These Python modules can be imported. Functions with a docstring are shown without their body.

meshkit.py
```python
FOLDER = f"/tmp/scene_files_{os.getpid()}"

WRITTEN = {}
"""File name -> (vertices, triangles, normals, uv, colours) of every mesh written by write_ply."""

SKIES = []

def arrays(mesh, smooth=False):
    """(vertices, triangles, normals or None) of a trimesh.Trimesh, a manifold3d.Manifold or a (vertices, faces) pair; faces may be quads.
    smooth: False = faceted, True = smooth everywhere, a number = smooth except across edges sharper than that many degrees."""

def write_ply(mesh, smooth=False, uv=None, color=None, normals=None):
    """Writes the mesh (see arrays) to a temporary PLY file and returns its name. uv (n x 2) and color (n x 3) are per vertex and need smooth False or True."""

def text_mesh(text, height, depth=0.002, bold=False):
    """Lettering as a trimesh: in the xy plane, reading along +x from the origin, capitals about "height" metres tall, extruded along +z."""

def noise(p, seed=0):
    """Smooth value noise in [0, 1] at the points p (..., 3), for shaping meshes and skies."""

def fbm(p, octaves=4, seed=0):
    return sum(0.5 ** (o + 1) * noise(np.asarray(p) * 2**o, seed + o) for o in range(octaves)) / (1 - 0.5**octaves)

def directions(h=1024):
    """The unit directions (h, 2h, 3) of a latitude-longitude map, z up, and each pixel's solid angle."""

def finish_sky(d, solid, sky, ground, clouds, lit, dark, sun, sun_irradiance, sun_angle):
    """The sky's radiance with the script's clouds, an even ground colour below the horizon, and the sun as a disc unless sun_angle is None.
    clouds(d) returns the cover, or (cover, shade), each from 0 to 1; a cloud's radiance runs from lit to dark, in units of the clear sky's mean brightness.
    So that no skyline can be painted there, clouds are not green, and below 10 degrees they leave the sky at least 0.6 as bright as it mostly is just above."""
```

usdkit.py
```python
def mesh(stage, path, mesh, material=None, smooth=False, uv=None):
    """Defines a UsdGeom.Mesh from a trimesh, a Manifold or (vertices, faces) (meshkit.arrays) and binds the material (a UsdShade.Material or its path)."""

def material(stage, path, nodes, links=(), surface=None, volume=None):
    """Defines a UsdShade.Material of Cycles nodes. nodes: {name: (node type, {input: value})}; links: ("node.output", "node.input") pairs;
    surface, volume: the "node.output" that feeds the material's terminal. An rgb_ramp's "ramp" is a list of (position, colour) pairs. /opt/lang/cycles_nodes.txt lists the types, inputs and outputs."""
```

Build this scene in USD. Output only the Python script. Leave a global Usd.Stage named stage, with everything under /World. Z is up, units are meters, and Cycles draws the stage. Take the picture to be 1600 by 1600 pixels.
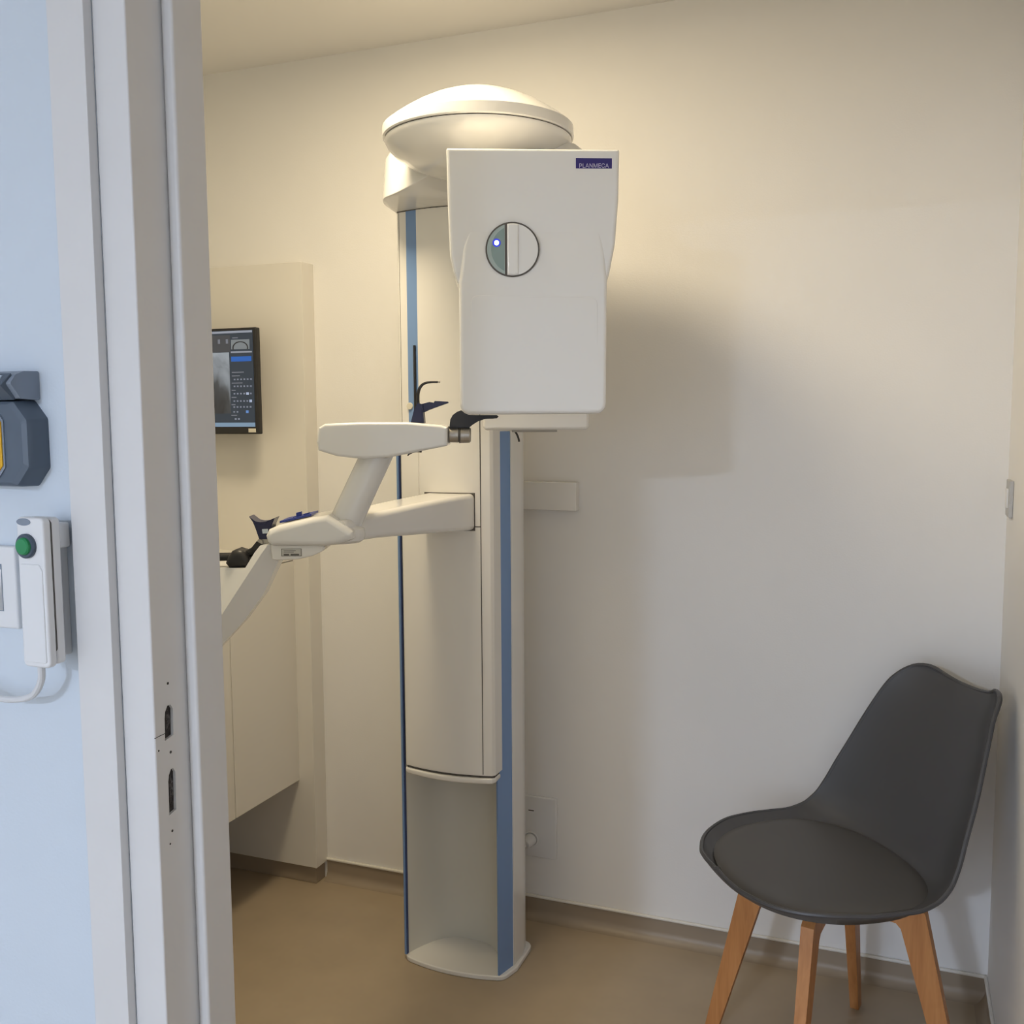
import math
import numpy as np
import trimesh
import manifold3d as mf
from shapely.geometry import Polygon, Point, box as sbox
from scipy.interpolate import CubicSpline
import meshkit
import usdkit
from pxr import Usd, UsdGeom, UsdLux, UsdShade, Gf, Sdf

stage = Usd.Stage.CreateInMemory()
UsdGeom.SetStageUpAxis(stage, 'Z')
UsdGeom.SetStageMetersPerUnit(stage, 1.0)
world = UsdGeom.Xform.Define(stage, '/World')
stage.SetDefaultPrim(world.GetPrim())
UsdGeom.Scope.Define(stage, '/World/Looks')

# ------------------------------------------------------------------ camera, sky, lights, exposure
RM = np.array([[0.9317009, -0.02906244, 0.36206189],
               [0.36317535, 0.09125271, -0.9272414],
               [-0.00609123, 0.99540359, 0.095575]])          # columns: right, up, back
cam = UsdGeom.Camera.Define(stage, '/World/camera')
m4 = Gf.Matrix4d(1.0)
for i in range(3):
    m4.SetRow(i, Gf.Vec4d(*[float(RM[k, i]) for k in range(3)], 0.0))
m4.SetRow(3, Gf.Vec4d(0, 0, 1.42, 1))
cam.AddTransformOp().Set(m4)
cam.CreateHorizontalApertureAttr(36.0)
cam.CreateFocalLengthAttr(36.0 * 1550 / 1600)
cam.CreateClippingRangeAttr(Gf.Vec2f(0.05, 200))
cam.CreateExposureAttr(0.07)

LAMP_C = (1.0, 0.83, 0.56)
HALL_C = (0.64, 0.76, 0.98)
DAY_C = (0.62, 0.82, 1.0)
LAMPS = [((-1.05, 1.66, 2.436), 0.17, 50.0, LAMP_C), ((-1.25, -3.40, 2.436), 0.14, 770.0, HALL_C)]      # ceiling lamps (fixtures are built below): warm one in the X-ray room, cool one in the corridor
WINDOWS = []   # no corridor window in view

dome = UsdLux.DomeLight.Define(stage, '/World/sky')
dome.CreateIntensityAttr(0.9)
dome.CreateColorAttr(Gf.Vec3f(0.75, 0.86, 1.0))
for k, (xyz, rad, inten, colr) in enumerate(LAMPS):
    lamp = UsdLux.DiskLight.Define(stage, f'/World/lamp_{k + 1:03d}')
    lamp.CreateRadiusAttr(rad)
    lamp.CreateIntensityAttr(inten)
    lamp.CreateColorAttr(Gf.Vec3f(*colr))
    lamp.AddTranslateOp().Set(Gf.Vec3d(*xyz))
for k, (wx, (ya, yb), (za, zb), inten) in enumerate(WINDOWS):
    day = UsdLux.RectLight.Define(stage, f'/World/daylight_{k + 1:03d}')
    day.CreateWidthAttr(zb - za)
    day.CreateHeightAttr(yb - ya)
    day.CreateIntensityAttr(inten)
    day.CreateColorAttr(Gf.Vec3f(*DAY_C))
    side = 1 if wx < 0 else -1
    day.AddTranslateOp().Set(Gf.Vec3d(wx - 0.16 * side, (ya + yb) / 2, (za + zb) / 2))
    day.AddRotateYOp().Set(-90.0 * side)

# ------------------------------------------------------------------ materials
def mat(name, nodes, links=(), surface='p.BSDF'):
    return usdkit.material(stage, '/World/Looks/' + name, nodes, links, surface=surface)

def plain(name, col, rough=0.5, coat=0.0, metal=0.0, bump=None, vary=0.0, vscale=6.0, spec=0.5):
    n = {'p': ('principled_bsdf', {'base_color': col, 'roughness': rough, 'coat_weight': coat, 'coat_roughness': 0.06, 'metallic': metal, 'specular_ior_level': spec})}
    l = []
    if vary or bump:
        n['g'] = ('geometry', {})
    if vary:
        n['v'] = ('noise_texture', {'scale': vscale, 'detail': 4.0, 'roughness': 0.6})
        n['r'] = ('rgb_ramp', {'ramp': [(0.3, tuple(c * (1 - vary) for c in col)), (0.7, tuple(min(1, c * (1 + vary)) for c in col))]})
        l += [('g.position', 'v.vector'), ('v.fac', 'r.fac'), ('r.color', 'p.base_color')]
    if bump:
        n['bn'] = ('noise_texture', {'scale': bump[0], 'detail': 3.0})
        n['b'] = ('bump', {'strength': bump[1], 'distance': bump[2]})
        l += [('g.position', 'bn.vector'), ('bn.fac', 'b.height'), ('b.normal', 'p.normal')]
    return mat(name, n, l)

M = {}
M['wall'] = plain('wall_paint', (0.875, 0.86, 0.835), 0.6, bump=(220, 0.12, 0.002), vary=0.012, vscale=3)
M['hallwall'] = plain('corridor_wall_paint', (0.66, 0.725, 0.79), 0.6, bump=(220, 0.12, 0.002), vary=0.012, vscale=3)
M['ceiling'] = plain('ceiling_paint', (0.875, 0.855, 0.825), 0.8)
M['gloss'] = plain('gloss_frame_paint', (0.75, 0.735, 0.72), 0.35, bump=(60, 0.15, 0.002), vary=0.012, vscale=12)
M['floor'] = plain('vinyl_floor', (0.42, 0.335, 0.235), 0.42, bump=(400, 0.08, 0.001), vary=0.05, vscale=7)
M['skirt'] = plain('vinyl_skirting', (0.35, 0.28, 0.205), 0.42, vary=0.04, vscale=9)
M['bead'] = plain('sealant_bead', (0.80, 0.77, 0.70), 0.5)
M['laminate'] = plain('cream_laminate', (0.78, 0.75, 0.69), 0.45, vary=0.01, vscale=4)
M['white'] = plain('white_enamel', (0.83, 0.82, 0.80), 0.22, coat=0.4)
M['white2'] = plain('white_plastic', (0.81, 0.81, 0.81), 0.35)
M['cream'] = plain('cream_enamel', (0.85, 0.83, 0.795), 0.25, coat=0.3)
M['recess'] = plain('grey_backplate', (0.72, 0.71, 0.65), 0.35)
M['blue'] = plain('blue_strip', (0.20, 0.33, 0.60), 0.4)
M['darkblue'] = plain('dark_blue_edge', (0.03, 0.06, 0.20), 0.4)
M['navy'] = plain('navy_plastic', (0.014, 0.016, 0.06), 0.35)
M['keyblue'] = plain('blue_key', (0.02, 0.04, 0.25), 0.4)
M['black'] = plain('black_rubber', (0.018, 0.017, 0.018), 0.45)
M['seam'] = plain('dark_seam', (0.10, 0.09, 0.08), 0.6)
M['metal'] = plain('satin_metal', (0.46, 0.43, 0.38), 0.32, metal=0.7)
M['greybar'] = plain('grey_bar', (0.36, 0.34, 0.31), 0.5)
M['switchgrey'] = plain('grey_switch_plastic', (0.50, 0.50, 0.50), 0.45)
M['green'] = plain('green_button', (0.02, 0.26, 0.09), 0.4)
M['ring'] = plain('slate_ring', (0.06, 0.085, 0.12), 0.4)
M['slate'] = plain('slate_plastic', (0.095, 0.125, 0.165), 0.45, vary=0.03, vscale=20)
M['slate2'] = plain('pale_slate_plastic', (0.24, 0.28, 0.34), 0.45)
M['yellow'] = plain('yellow_panel', (0.78, 0.42, 0.01), 0.5)
M['palelabel'] = plain('pale_label', (0.62, 0.70, 0.80), 0.5)
M['glassgreen'] = plain('smoky_green_lens', (0.38, 0.46, 0.44), 0.15, coat=0.5)
M['glassgreen2'] = plain('smoky_green_lens_core', (0.24, 0.33, 0.31), 0.15, coat=0.5)
M['logo'] = plain('navy_label', (0.03, 0.02, 0.17), 0.35)
M['logotext'] = plain('label_lettering', (0.55, 0.52, 0.68), 0.4)
M['charcoal'] = plain('charcoal_shell', (0.070, 0.070, 0.075), 0.42)
M['cushion'] = plain('charcoal_leatherette', (0.098, 0.094, 0.092), 0.5, bump=(500, 0.15, 0.001))
M['pocket'] = plain('raw_pocket', (0.035, 0.028, 0.026), 0.8, vary=0.8, vscale=160)
M['splinter'] = plain('raw_splinter', (0.16, 0.14, 0.13), 0.8, vary=0.5, vscale=200)
M['dot'] = plain('dark_hole', (0.05, 0.045, 0.04), 0.8)
M['cord'] = plain('white_cord', (0.72, 0.72, 0.72), 0.4)
M['ivory'] = plain('ivory_tag', (0.70, 0.66, 0.55), 0.5)
M['sticker'] = plain('sticker_paper', (0.62, 0.60, 0.55), 0.5)
M['beech'] = mat('beech_wood', {
    'g': ('texture_coordinate', {}), 'm': ('mapping', {'scale': (60.0, 60.0, 6.0)}),
    'n': ('noise_texture', {'scale': 1.0, 'detail': 4.0, 'roughness': 0.6, 'distortion': 0.4}),
    'r': ('rgb_ramp', {'ramp': [(0.3, (0.47, 0.195, 0.062)), (0.55, (0.56, 0.25, 0.085)), (0.75, (0.61, 0.29, 0.108))]}),
    'p': ('principled_bsdf', {'roughness': 0.45})},
    [('g.object', 'm.vector'), ('m.vector', 'n.vector'), ('n.fac', 'r.fac'), ('r.color', 'p.base_color')])

def glow(name, col, s=1.0):
    return mat(name, {'p': ('principled_bsdf', {'base_color': (0.01, 0.01, 0.01), 'roughness': 0.3, 'emission_color': col, 'emission_strength': s})})

M['led'] = glow('led_blue', (0.30, 0.40, 1.0), 6.0)
M['ledring'] = glow('led_halo_ring', (0.03, 0.04, 0.75), 0.9)
M['lampface'] = glow('lamp_diffuser', LAMP_C, 4.0)
M['lampface_cool'] = glow('lamp_diffuser_cool', HALL_C, 4.0)
for nm, col in dict(s_bg=(0.020, 0.032, 0.048), s_dark=(0.045, 0.048, 0.055), s_light=(0.26, 0.28, 0.33), s_blue=(0.010, 0.10, 0.40), s_task=(0.17, 0.26, 0.36),
                    s_icon=(0.17, 0.19, 0.24), s_iconb=(0.36, 0.42, 0.56), s_iconc=(0.10, 0.22, 0.50), s_text=(0.15, 0.16, 0.19), s_thumb=(0.17, 0.19, 0.20), s_arc=(0.02, 0.022, 0.026)).items():
    M[nm] = glow('screen_' + nm[2:], col, 1.0)
M['s_xray'] = mat('screen_xray', {
    'g': ('texture_coordinate', {}), 'm': ('mapping', {'scale': (22.0, 1.0, 12.0)}),
    'n': ('noise_texture', {'scale': 1.0, 'detail': 3.0, 'roughness': 0.45, 'distortion': 0.8}),
    'sx': ('separate_xyz', {}), 'mr': ('map_range', {'from_min': 0.06, 'from_max': 0.235, 'to_min': -0.25, 'to_max': 0.35, 'clamp': True}),
    'a': ('math', {'math_type': 'add'}),
    'r': ('rgb_ramp', {'ramp': [(0.15, (0.018, 0.018, 0.02)), (0.42, (0.05, 0.055, 0.06)), (0.6, (0.19, 0.21, 0.23)), (0.85, (0.27, 0.30, 0.33))]}),
    'p': ('principled_bsdf', {'base_color': (0.01, 0.01, 0.01), 'roughness': 0.3, 'emission_strength': 1.0})},
    [('g.object', 'm.vector'), ('m.vector', 'n.vector'), ('g.object', 'sx.vector'), ('sx.z', 'mr.value'), ('n.fac', 'a.value1'), ('mr.result', 'a.value2'), ('a.value', 'r.fac'), ('r.color', 'p.emission_color')])
M['pane'] = mat('window_glass', {'f': ('fresnel', {'IOR': 1.45}), 't': ('transparent_bsdf', {}), 'g': ('glossy_bsdf', {'roughness': 0.0}), 'm': ('mix_closure', {})},
                [('f.fac', 'm.fac'), ('t.BSDF', 'm.closure1'), ('g.BSDF', 'm.closure2')], surface='m.closure')

# ------------------------------------------------------------------ prim helpers
USED = {}

def numbered(parent, name):
    k = (parent, name)
    USED[k] = USED.get(k, -1) + 1
    return f'{parent}/{name}' if USED[k] == 0 else f'{parent}/{name}_{USED[k]:03d}'

BASE = {}

def thing(name, label, cat, base, kind=None, group=None):
    p = numbered('/World', name)
    x = UsdGeom.Xform.Define(stage, p)
    x.AddTranslateOp().Set(Gf.Vec3d(*map(float, base)))
    pr = x.GetPrim()
    for k, v in (('label', label), ('category', cat), ('kind', kind), ('group', group)):
        if v:
            pr.SetCustomDataByKey(k, v)
    BASE[p] = np.array(base, float)
    return p

def tm(mesh):
    if hasattr(mesh, 'to_mesh'):
        q = mesh.to_mesh()
        return trimesh.Trimesh(np.array(q.vert_properties[:, :3], float), np.array(q.tri_verts), process=False)
    return mesh

def put(name, mesh, m, parent='/World', label=None, cat=None, kind=None, smooth=30):
    """One Mesh prim; the mesh is given in world coordinates and stored relative to its thing's base. Parts of parts are children of an Xform-less Mesh."""
    mesh = tm(mesh).copy()
    root = '/'.join(parent.split('/')[:3])
    if root in BASE:
        mesh.apply_translation(-BASE[root])
    p = numbered(parent, name)
    g = usdkit.mesh(stage, p, mesh, M[m], smooth=smooth)
    for k, v in (('label', label), ('category', cat), ('kind', kind)):
        if v:
            g.GetPrim().SetCustomDataByKey(k, v)
    return p

# ------------------------------------------------------------------ shape helpers
def cat(*ms):
    return trimesh.util.concatenate([tm(x) for x in ms])

def bx(x0, x1, y0, y1, z0, z1):
    b = trimesh.creation.box(extents=(x1 - x0, y1 - y0, z1 - z0))
    b.apply_translation(((x0 + x1) / 2, (y0 + y1) / 2, (z0 + z1) / 2))
    return b

def hull(pts):
    return mf.Manifold.hull_points(np.asarray(pts, np.float32)) if hasattr(mf.Manifold, 'hull_points') else trimesh.convex.convex_hull(np.asarray(pts))

def ball_pts(c, r, n=10):
    s = trimesh.creation.uv_sphere(radius=r, count=[n, n])
    return s.vertices + np.asarray(c, float)

def rbox(x0, x1, y0, y1, z0, z1, r=0.004, n=8):
    P = []
    for x in (x0 + r, x1 - r):
        for y in (y0 + r, y1 - r):
            for z in (z0 + r, z1 - r):
                P.append(ball_pts((x, y, z), r, n))
    return hull(np.vstack(P))

HEAD, BO = 0.9375, None                              # scale of the tube head, set with its frame below

def to_world(v, O, ang):
    """Local (s, t, d): s along the face, t up (absolute height), d depth behind the face."""
    e = np.array([math.cos(ang), math.sin(ang), 0]); n = np.array([math.sin(ang), -math.cos(ang), 0])
    v = np.asarray(v, float)
    if O is BO:                                      # the tube head is drawn at its own scale about eye height
        v = np.column_stack([v[:, 0] * HEAD, 1.42 + (v[:, 1] - 1.42) * HEAD, v[:, 2] * HEAD])
    O = np.array([O[0], O[1], 0.0])
    return O + v[:, :1] * e + v[:, 1:2] * np.array([0, 0, 1.0]) - v[:, 2:3] * n

def soft_poly(pts, r):
    p = Polygon(pts)
    return p.buffer(-r, quad_segs=6).buffer(r, quad_segs=6) if r else p

def slab_hull(pts, d0, d1, r, O, ang, corner=0.0, steps=5, lean=None):
    """Convex outline extruded from depth d0 to d1 with rounded edges of radius r."""
    base = soft_poly(pts, corner)
    P = []
    for k in range(steps + 1):
        a = k / steps * math.pi / 2
        q = base.buffer(-r * (1 - math.sin(a)) - 1e-6, quad_segs=6)
        c = np.array(q.exterior.coords)[:-1]
        for d in (d0 + r * (1 - math.cos(a)), d1 - r * (1 - math.cos(a))):
            P.append(np.column_stack([c, np.full(len(c), d)]))
    P = np.vstack(P)
    if lean is not None:                                   # the front face leans: lean(t) is added to its depth
        fm = P[:, 2] < (d0 + d1) / 2
        P[fm, 2] += lean(P[fm, 1])
    return hull(to_world(P, O, ang))

def extr(pts, d0, d1, O, ang, bev=0.0):
    """Any outline extruded, with a small chamfer on the front edge."""
    p = pts if isinstance(pts, Polygon) else Polygon(pts)
    ms = []
    if bev:
        q = p.buffer(-bev)
        cs = mf.CrossSection([np.array(p.exterior.coords)[:-1][::-1] if not p.exterior.is_ccw else np.array(p.exterior.coords)[:-1]])
        m = mf.Manifold.extrude(cs, d1 - d0 - bev).translate([0, 0, d0 + bev])
        c2 = mf.CrossSection([np.array(q.exterior.coords)[:-1] if q.exterior.is_ccw else np.array(q.exterior.coords)[:-1][::-1]])
        m = m + mf.Manifold.extrude(c2, d1 - d0).translate([0, 0, d0])
        t = tm(m)
    else:
        t = trimesh.creation.extrude_polygon(p, d1 - d0, engine='earcut')
        t.apply_translation((0, 0, d0))
    t.vertices = to_world(t.vertices, O, ang)
    t.fix_normals()
    return t

def lathe(profile, c, n=64):
    t = trimesh.creation.revolve(np.asarray(profile, float), sections=n)
    t.apply_translation(c)
    t.fix_normals()
    return t

def tube(pts, r, sides=12, sub=8, flat=1.0):
    pts = np.asarray(pts, float)
    if len(pts) > 2 and sub:
        s = np.arange(len(pts)); cs = CubicSpline(s, pts)
        pts = cs(np.linspace(0, len(s) - 1, sub * (len(s) - 1) + 1))
    rr = np.broadcast_to(np.asarray(r, float), (len(pts),)) if np.ndim(r) == 0 else np.interp(np.linspace(0, 1, len(pts)), np.linspace(0, 1, len(r)), r)
    t = np.gradient(pts, axis=0); t /= np.linalg.norm(t, axis=1)[:, None]
    ref = np.array([0, 0, 1.0]) if abs(t[0][2]) < 0.9 else np.array([0, 1.0, 0])
    V, F = [], []
    u = np.cross(t[0], ref); u /= np.linalg.norm(u)
    for i in range(len(pts)):
        u = u - t[i] * (u @ t[i]); u /= np.linalg.norm(u)
        w = np.cross(t[i], u)
        a = np.linspace(0, 2 * np.pi, sides, endpoint=False)
        V.append(pts[i] + rr[i] * (np.cos(a)[:, None] * u + flat * np.sin(a)[:, None] * w))
    V = np.vstack(V + [pts[:1], pts[-1:]])
    for i in range(len(pts) - 1):
        for j in range(sides):
            a, b = i * sides + j, i * sides + (j + 1) % sides
            F += [[a, b, b + sides], [a, b + sides, a + sides]]
    n = len(V)
    for j in range(sides):
        F.append([n - 2, (j + 1) % sides, j])
        k = (len(pts) - 1) * sides
        F.append([n - 1, k + j, k + (j + 1) % sides])
    m = trimesh.Trimesh(V, F, process=False); m.fix_normals()
    return m

def cyl(p0, p1, r, n=32, r1=None):
    p0, p1 = np.asarray(p0, float), np.asarray(p1, float)
    h = np.linalg.norm(p1 - p0)
    r1 = r if r1 is None else r1
    b = min(0.15 * min(r, r1), 0.2 * h)
    t = trimesh.creation.revolve(np.array([(0, 0), (r - b, 0), (r, b), (r1, h - b), (r1 - b, h), (0, h)]), sections=n)
    t.apply_transform(trimesh.geometry.align_vectors([0, 0, 1], (p1 - p0) / h))
    t.apply_translation(p0)
    t.fix_normals()
    return t

def extr_z(poly, z0, z1, bev=0.0):
    """Plan outline extruded upwards; convex outlines get rounded edges."""
    if bev:
        P = []
        for k in range(5):
            a = k / 4 * math.pi / 2
            c = np.array(poly.buffer(-bev * (1 - math.sin(a)) - 1e-6, quad_segs=8).exterior.coords)[:-1]
            for z in (z0 + bev * (1 - math.cos(a)), z1 - bev * (1 - math.cos(a))):
                P.append(np.column_stack([c, np.full(len(c), z)]))
        return hull(np.vstack(P))
    t = trimesh.creation.extrude_polygon(poly, z1 - z0, engine='earcut')
    t.apply_translation((0, 0, z0))
    return t

# ------------------------------------------------------------------ the setting
YB, XR, XL, ZC = 2.546, 0.236, -2.40, 2.446      # back wall, right wall, left wall, ceiling
YF0, YF1 = 0.90, 1.011                             # the wall with the doorway
HX0, HX1, HY0 = -2.60, 1.40, -4.30                 # the corridor
XJ, XS, XRJ = -0.801, -0.785, 0.150                # left jamb face, left stop face, right jamb face
DOOR_H = 2.06
T = 0.12

put('floor', bx(HX0 - T, HX1 + T, HY0 - T, YB + T, -0.06, 0.0), 'floor', kind='structure', label='brown beige sheet vinyl floor of the X-ray room', smooth=False)
put('ceiling', bx(HX0 - T, HX1 + T, HY0 - T, YB + T, ZC, ZC + 0.08), 'ceiling', kind='structure', label='plain cream painted ceiling above the X-ray unit', smooth=False)
put('wall_back', bx(XL - T, XR + T, YB, YB + T, 0, ZC), 'wall', kind='structure', label='cream painted wall behind the X-ray unit', smooth=False)
put('wall_right', bx(XR, XR + T, YF1, YB, 0, ZC), 'wall', kind='structure', label='painted side wall beside the dark chair', smooth=False)
put('wall_left', bx(XL - T, XL, YF1, YB, 0, ZC), 'wall', kind='structure', label='side wall hidden behind the door frame', smooth=False)
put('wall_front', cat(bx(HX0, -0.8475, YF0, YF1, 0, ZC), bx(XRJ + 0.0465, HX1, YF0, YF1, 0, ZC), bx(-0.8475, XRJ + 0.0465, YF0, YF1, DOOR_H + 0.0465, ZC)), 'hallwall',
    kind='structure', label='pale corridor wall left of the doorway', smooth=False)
put('wall_corridor_rear', bx(HX0 - T, HX1 + T, HY0 - T, HY0, 0, ZC), 'wall', kind='structure', label='end wall of the corridor, behind the camera', smooth=False)
for nm, wx, dirn in (('wall_corridor_left', HX0, -1), ('wall_corridor_right', HX1, 1)):
    hole = sbox(HY0, 0, YF1, ZC)
    for hx, (ya, yb), (za, zb), _ in WINDOWS:
        if abs(hx - wx) < 0.01:
            hole = hole.difference(sbox(ya, za, yb, zb))
    wm = trimesh.creation.extrude_polygon(hole, T, engine='earcut')
    wm.vertices = np.column_stack([wx + dirn * wm.vertices[:, 2], wm.vertices[:, 0], wm.vertices[:, 1]])
    wm.fix_normals()
    put(nm, wm, 'wall', kind='structure', label=f'{"left" if dirn < 0 else "right"} side wall of the corridor, outside the picture', smooth=False)
fr = 0.045
for k, (wx, (ya, yb), (za, zb), _) in enumerate(WINDOWS):
    dirn = -1 if wx < 0 else 1
    xa, xb = sorted((wx + dirn * 0.03, wx + dirn * 0.08))
    w1 = thing(f'window_{k + 1}', f'white framed window in the {"left" if dirn < 0 else "right"} corridor wall, outside the picture', 'window', (wx, ya, za), kind='structure')
    put('frame', cat(bx(xa, xb, ya, ya + fr, za, zb), bx(xa, xb, yb - fr, yb, za, zb), bx(xa, xb, ya + fr, yb - fr, za, za + fr), bx(xa, xb, ya + fr, yb - fr, zb - fr, zb)), 'gloss', w1, smooth=False)
    put('pane', bx((xa + xb) / 2 - 0.003, (xa + xb) / 2 + 0.003, ya + fr, yb - fr, za + fr, zb - fr), 'pane', w1, smooth=False)

# coved vinyl skirting with a pale bead of sealant on top
def skirting(p0, p1, n, h=0.060, r=0.026):
    """Straight run from p0 to p1 on a wall whose inward normal is n."""
    prof = [(0, 0), (r + 0.004, 0)] + [(0.004 + r - r * math.sin(a), r - r * math.cos(a)) for a in np.linspace(0.15, math.pi / 2, 7)] + [(0.004, h), (0, h)]
    p0, p1, n = np.array(p0, float), np.array(p1, float), np.array(n, float)
    V = [np.array([*(p + n * a), z]) for p in (p0, p1) for a, z in prof]
    k = len(prof)
    F = []
    for i in range(k):
        j = (i + 1) % k
        F += [[i, j, j + k], [i, j + k, i + k]]
    cap = trimesh.creation.triangulate_polygon(Polygon(prof), engine='earcut')
    order = [min(range(k), key=lambda q: np.hypot(prof[q][0] - c[0], prof[q][1] - c[1])) for c in cap[0]]
    F += [[order[a] for a in f] for f in cap[1]] + [[order[a] + k for a in f][::-1] for f in cap[1]]
    m = trimesh.Trimesh(V, F, process=False); m.fix_normals()
    return m

BX, BY, BZ0, BZ1 = -1.614, 2.483, 0.056, 1.867     # boxed-in projection of the back wall
put('baseboard_back', skirting((BX, YB), (XR, YB), (0, -1)), 'skirt', kind='structure', label='coved brown vinyl skirting along the back wall')
put('baseboard_right', skirting((XR, YF1), (XR, YB), (-1, 0)), 'skirt', kind='structure', label='coved vinyl skirting along the right wall')
put('baseboard_left', rbox(XL, BX - 0.010, BY + 0.012, YB - 0.001, 0, BZ0, 0.002, 6), 'skirt', kind='structure', label='dark recessed plinth under the boxed corner')
put('trim_1', tube([(BX, YB - 0.004, 0.062), (XR, YB - 0.004, 0.062)], 0.0045, 10, 0), 'bead', kind='structure', label='cream bead of sealant on top of the back skirting')
put('trim_2', tube([(XR - 0.004, YF1, 0.062), (XR - 0.004, YB, 0.062)], 0.0045, 10, 0), 'bead', kind='structure', label='sealant bead on the right wall skirting')
put('wall_boxing', rbox(XL, BX, BY, YB, BZ0, BZ1, 0.0015, 6), 'laminate', kind='structure', label='cream boxed-in projection at the left end of the back wall')

# door frame: architrave, rebated lining with two strike pockets, stop
d1 = thing('door_1', 'white painted door frame with a rebated lining and empty latch pockets', 'door frame', (XJ, YF0, 0), kind='structure')
def frame_member(nm, x0, x1, y0, y1, z0, z1, r=0.0022):
    return rbox(x0, x1, y0, y1, z0, z1, r, 8)
put('architrave', frame_member('a', -0.900, -0.8475, YF0 - 0.013, YF0, 0, DOOR_H + 0.10, 0.0010), 'gloss', d1)
put('architrave', frame_member('a', XRJ + 0.0465, XRJ + 0.099, YF0 - 0.013, YF0, 0, DOOR_H + 0.10), 'gloss', d1)
put('architrave', frame_member('a', -0.8475, XRJ + 0.0465, YF0 - 0.013, YF0, DOOR_H + 0.0465, DOOR_H + 0.10), 'gloss', d1)
lin = frame_member('l', -0.8475, XJ, YF0 - 0.0005, YF1, 0, DOOR_H)
def pocket_shape(y0, y1, z0, z1):
    pts = [(y0, z0), (y1 - 0.001, z0 + 0.003), (y1, z1 - 0.006), (y1 - 0.004, z1), (y0 + 0.006, z1), (y0 + 0.002, z1 - 0.006), (y0 + 0.0005, z1 - 0.014)]
    t = trimesh.creation.extrude_polygon(Polygon(pts), 0.05, engine='earcut')
    t.vertices = t.vertices[:, [2, 0, 1]]
    t.fix_normals()
    return t
POCKETS = [(0.9165, 0.932, 1.0400, 1.081), (0.9185, 0.932, 0.9475, 1.003)]
def man(t):
    return mf.Manifold(mf.Mesh(np.asarray(t.vertices, np.float32), np.asarray(t.faces, np.uint32)))
for pk in POCKETS:
    c = pocket_shape(*pk); c.apply_translation((XJ - 0.022, 0, 0))
    lin = lin - man(c)
put('lining', lin, 'gloss', d1)
put('lining', frame_member('l', XRJ, XRJ + 0.0465, YF0 - 0.0005, YF1, 0, DOOR_H), 'gloss', d1)
put('lining', frame_member('l', -0.8475, XRJ + 0.0465, YF0 - 0.0005, YF1, DOOR_H, DOOR_H + 0.0465), 'gloss', d1)
put('stop', rbox(XJ, XS, 0.956, YF1, 0, DOOR_H - 0.016, 0.004, 10), 'gloss', d1)
put('stop', rbox(XRJ - 0.016, XRJ, 0.956, YF1, 0, DOOR_H - 0.016, 0.004, 10), 'gloss', d1)
put('stop', rbox(XJ, XRJ, 0.956, YF1, DOOR_H - 0.016, DOOR_H, 0.004, 10), 'gloss', d1)
rng = np.random.default_rng(4)
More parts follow.
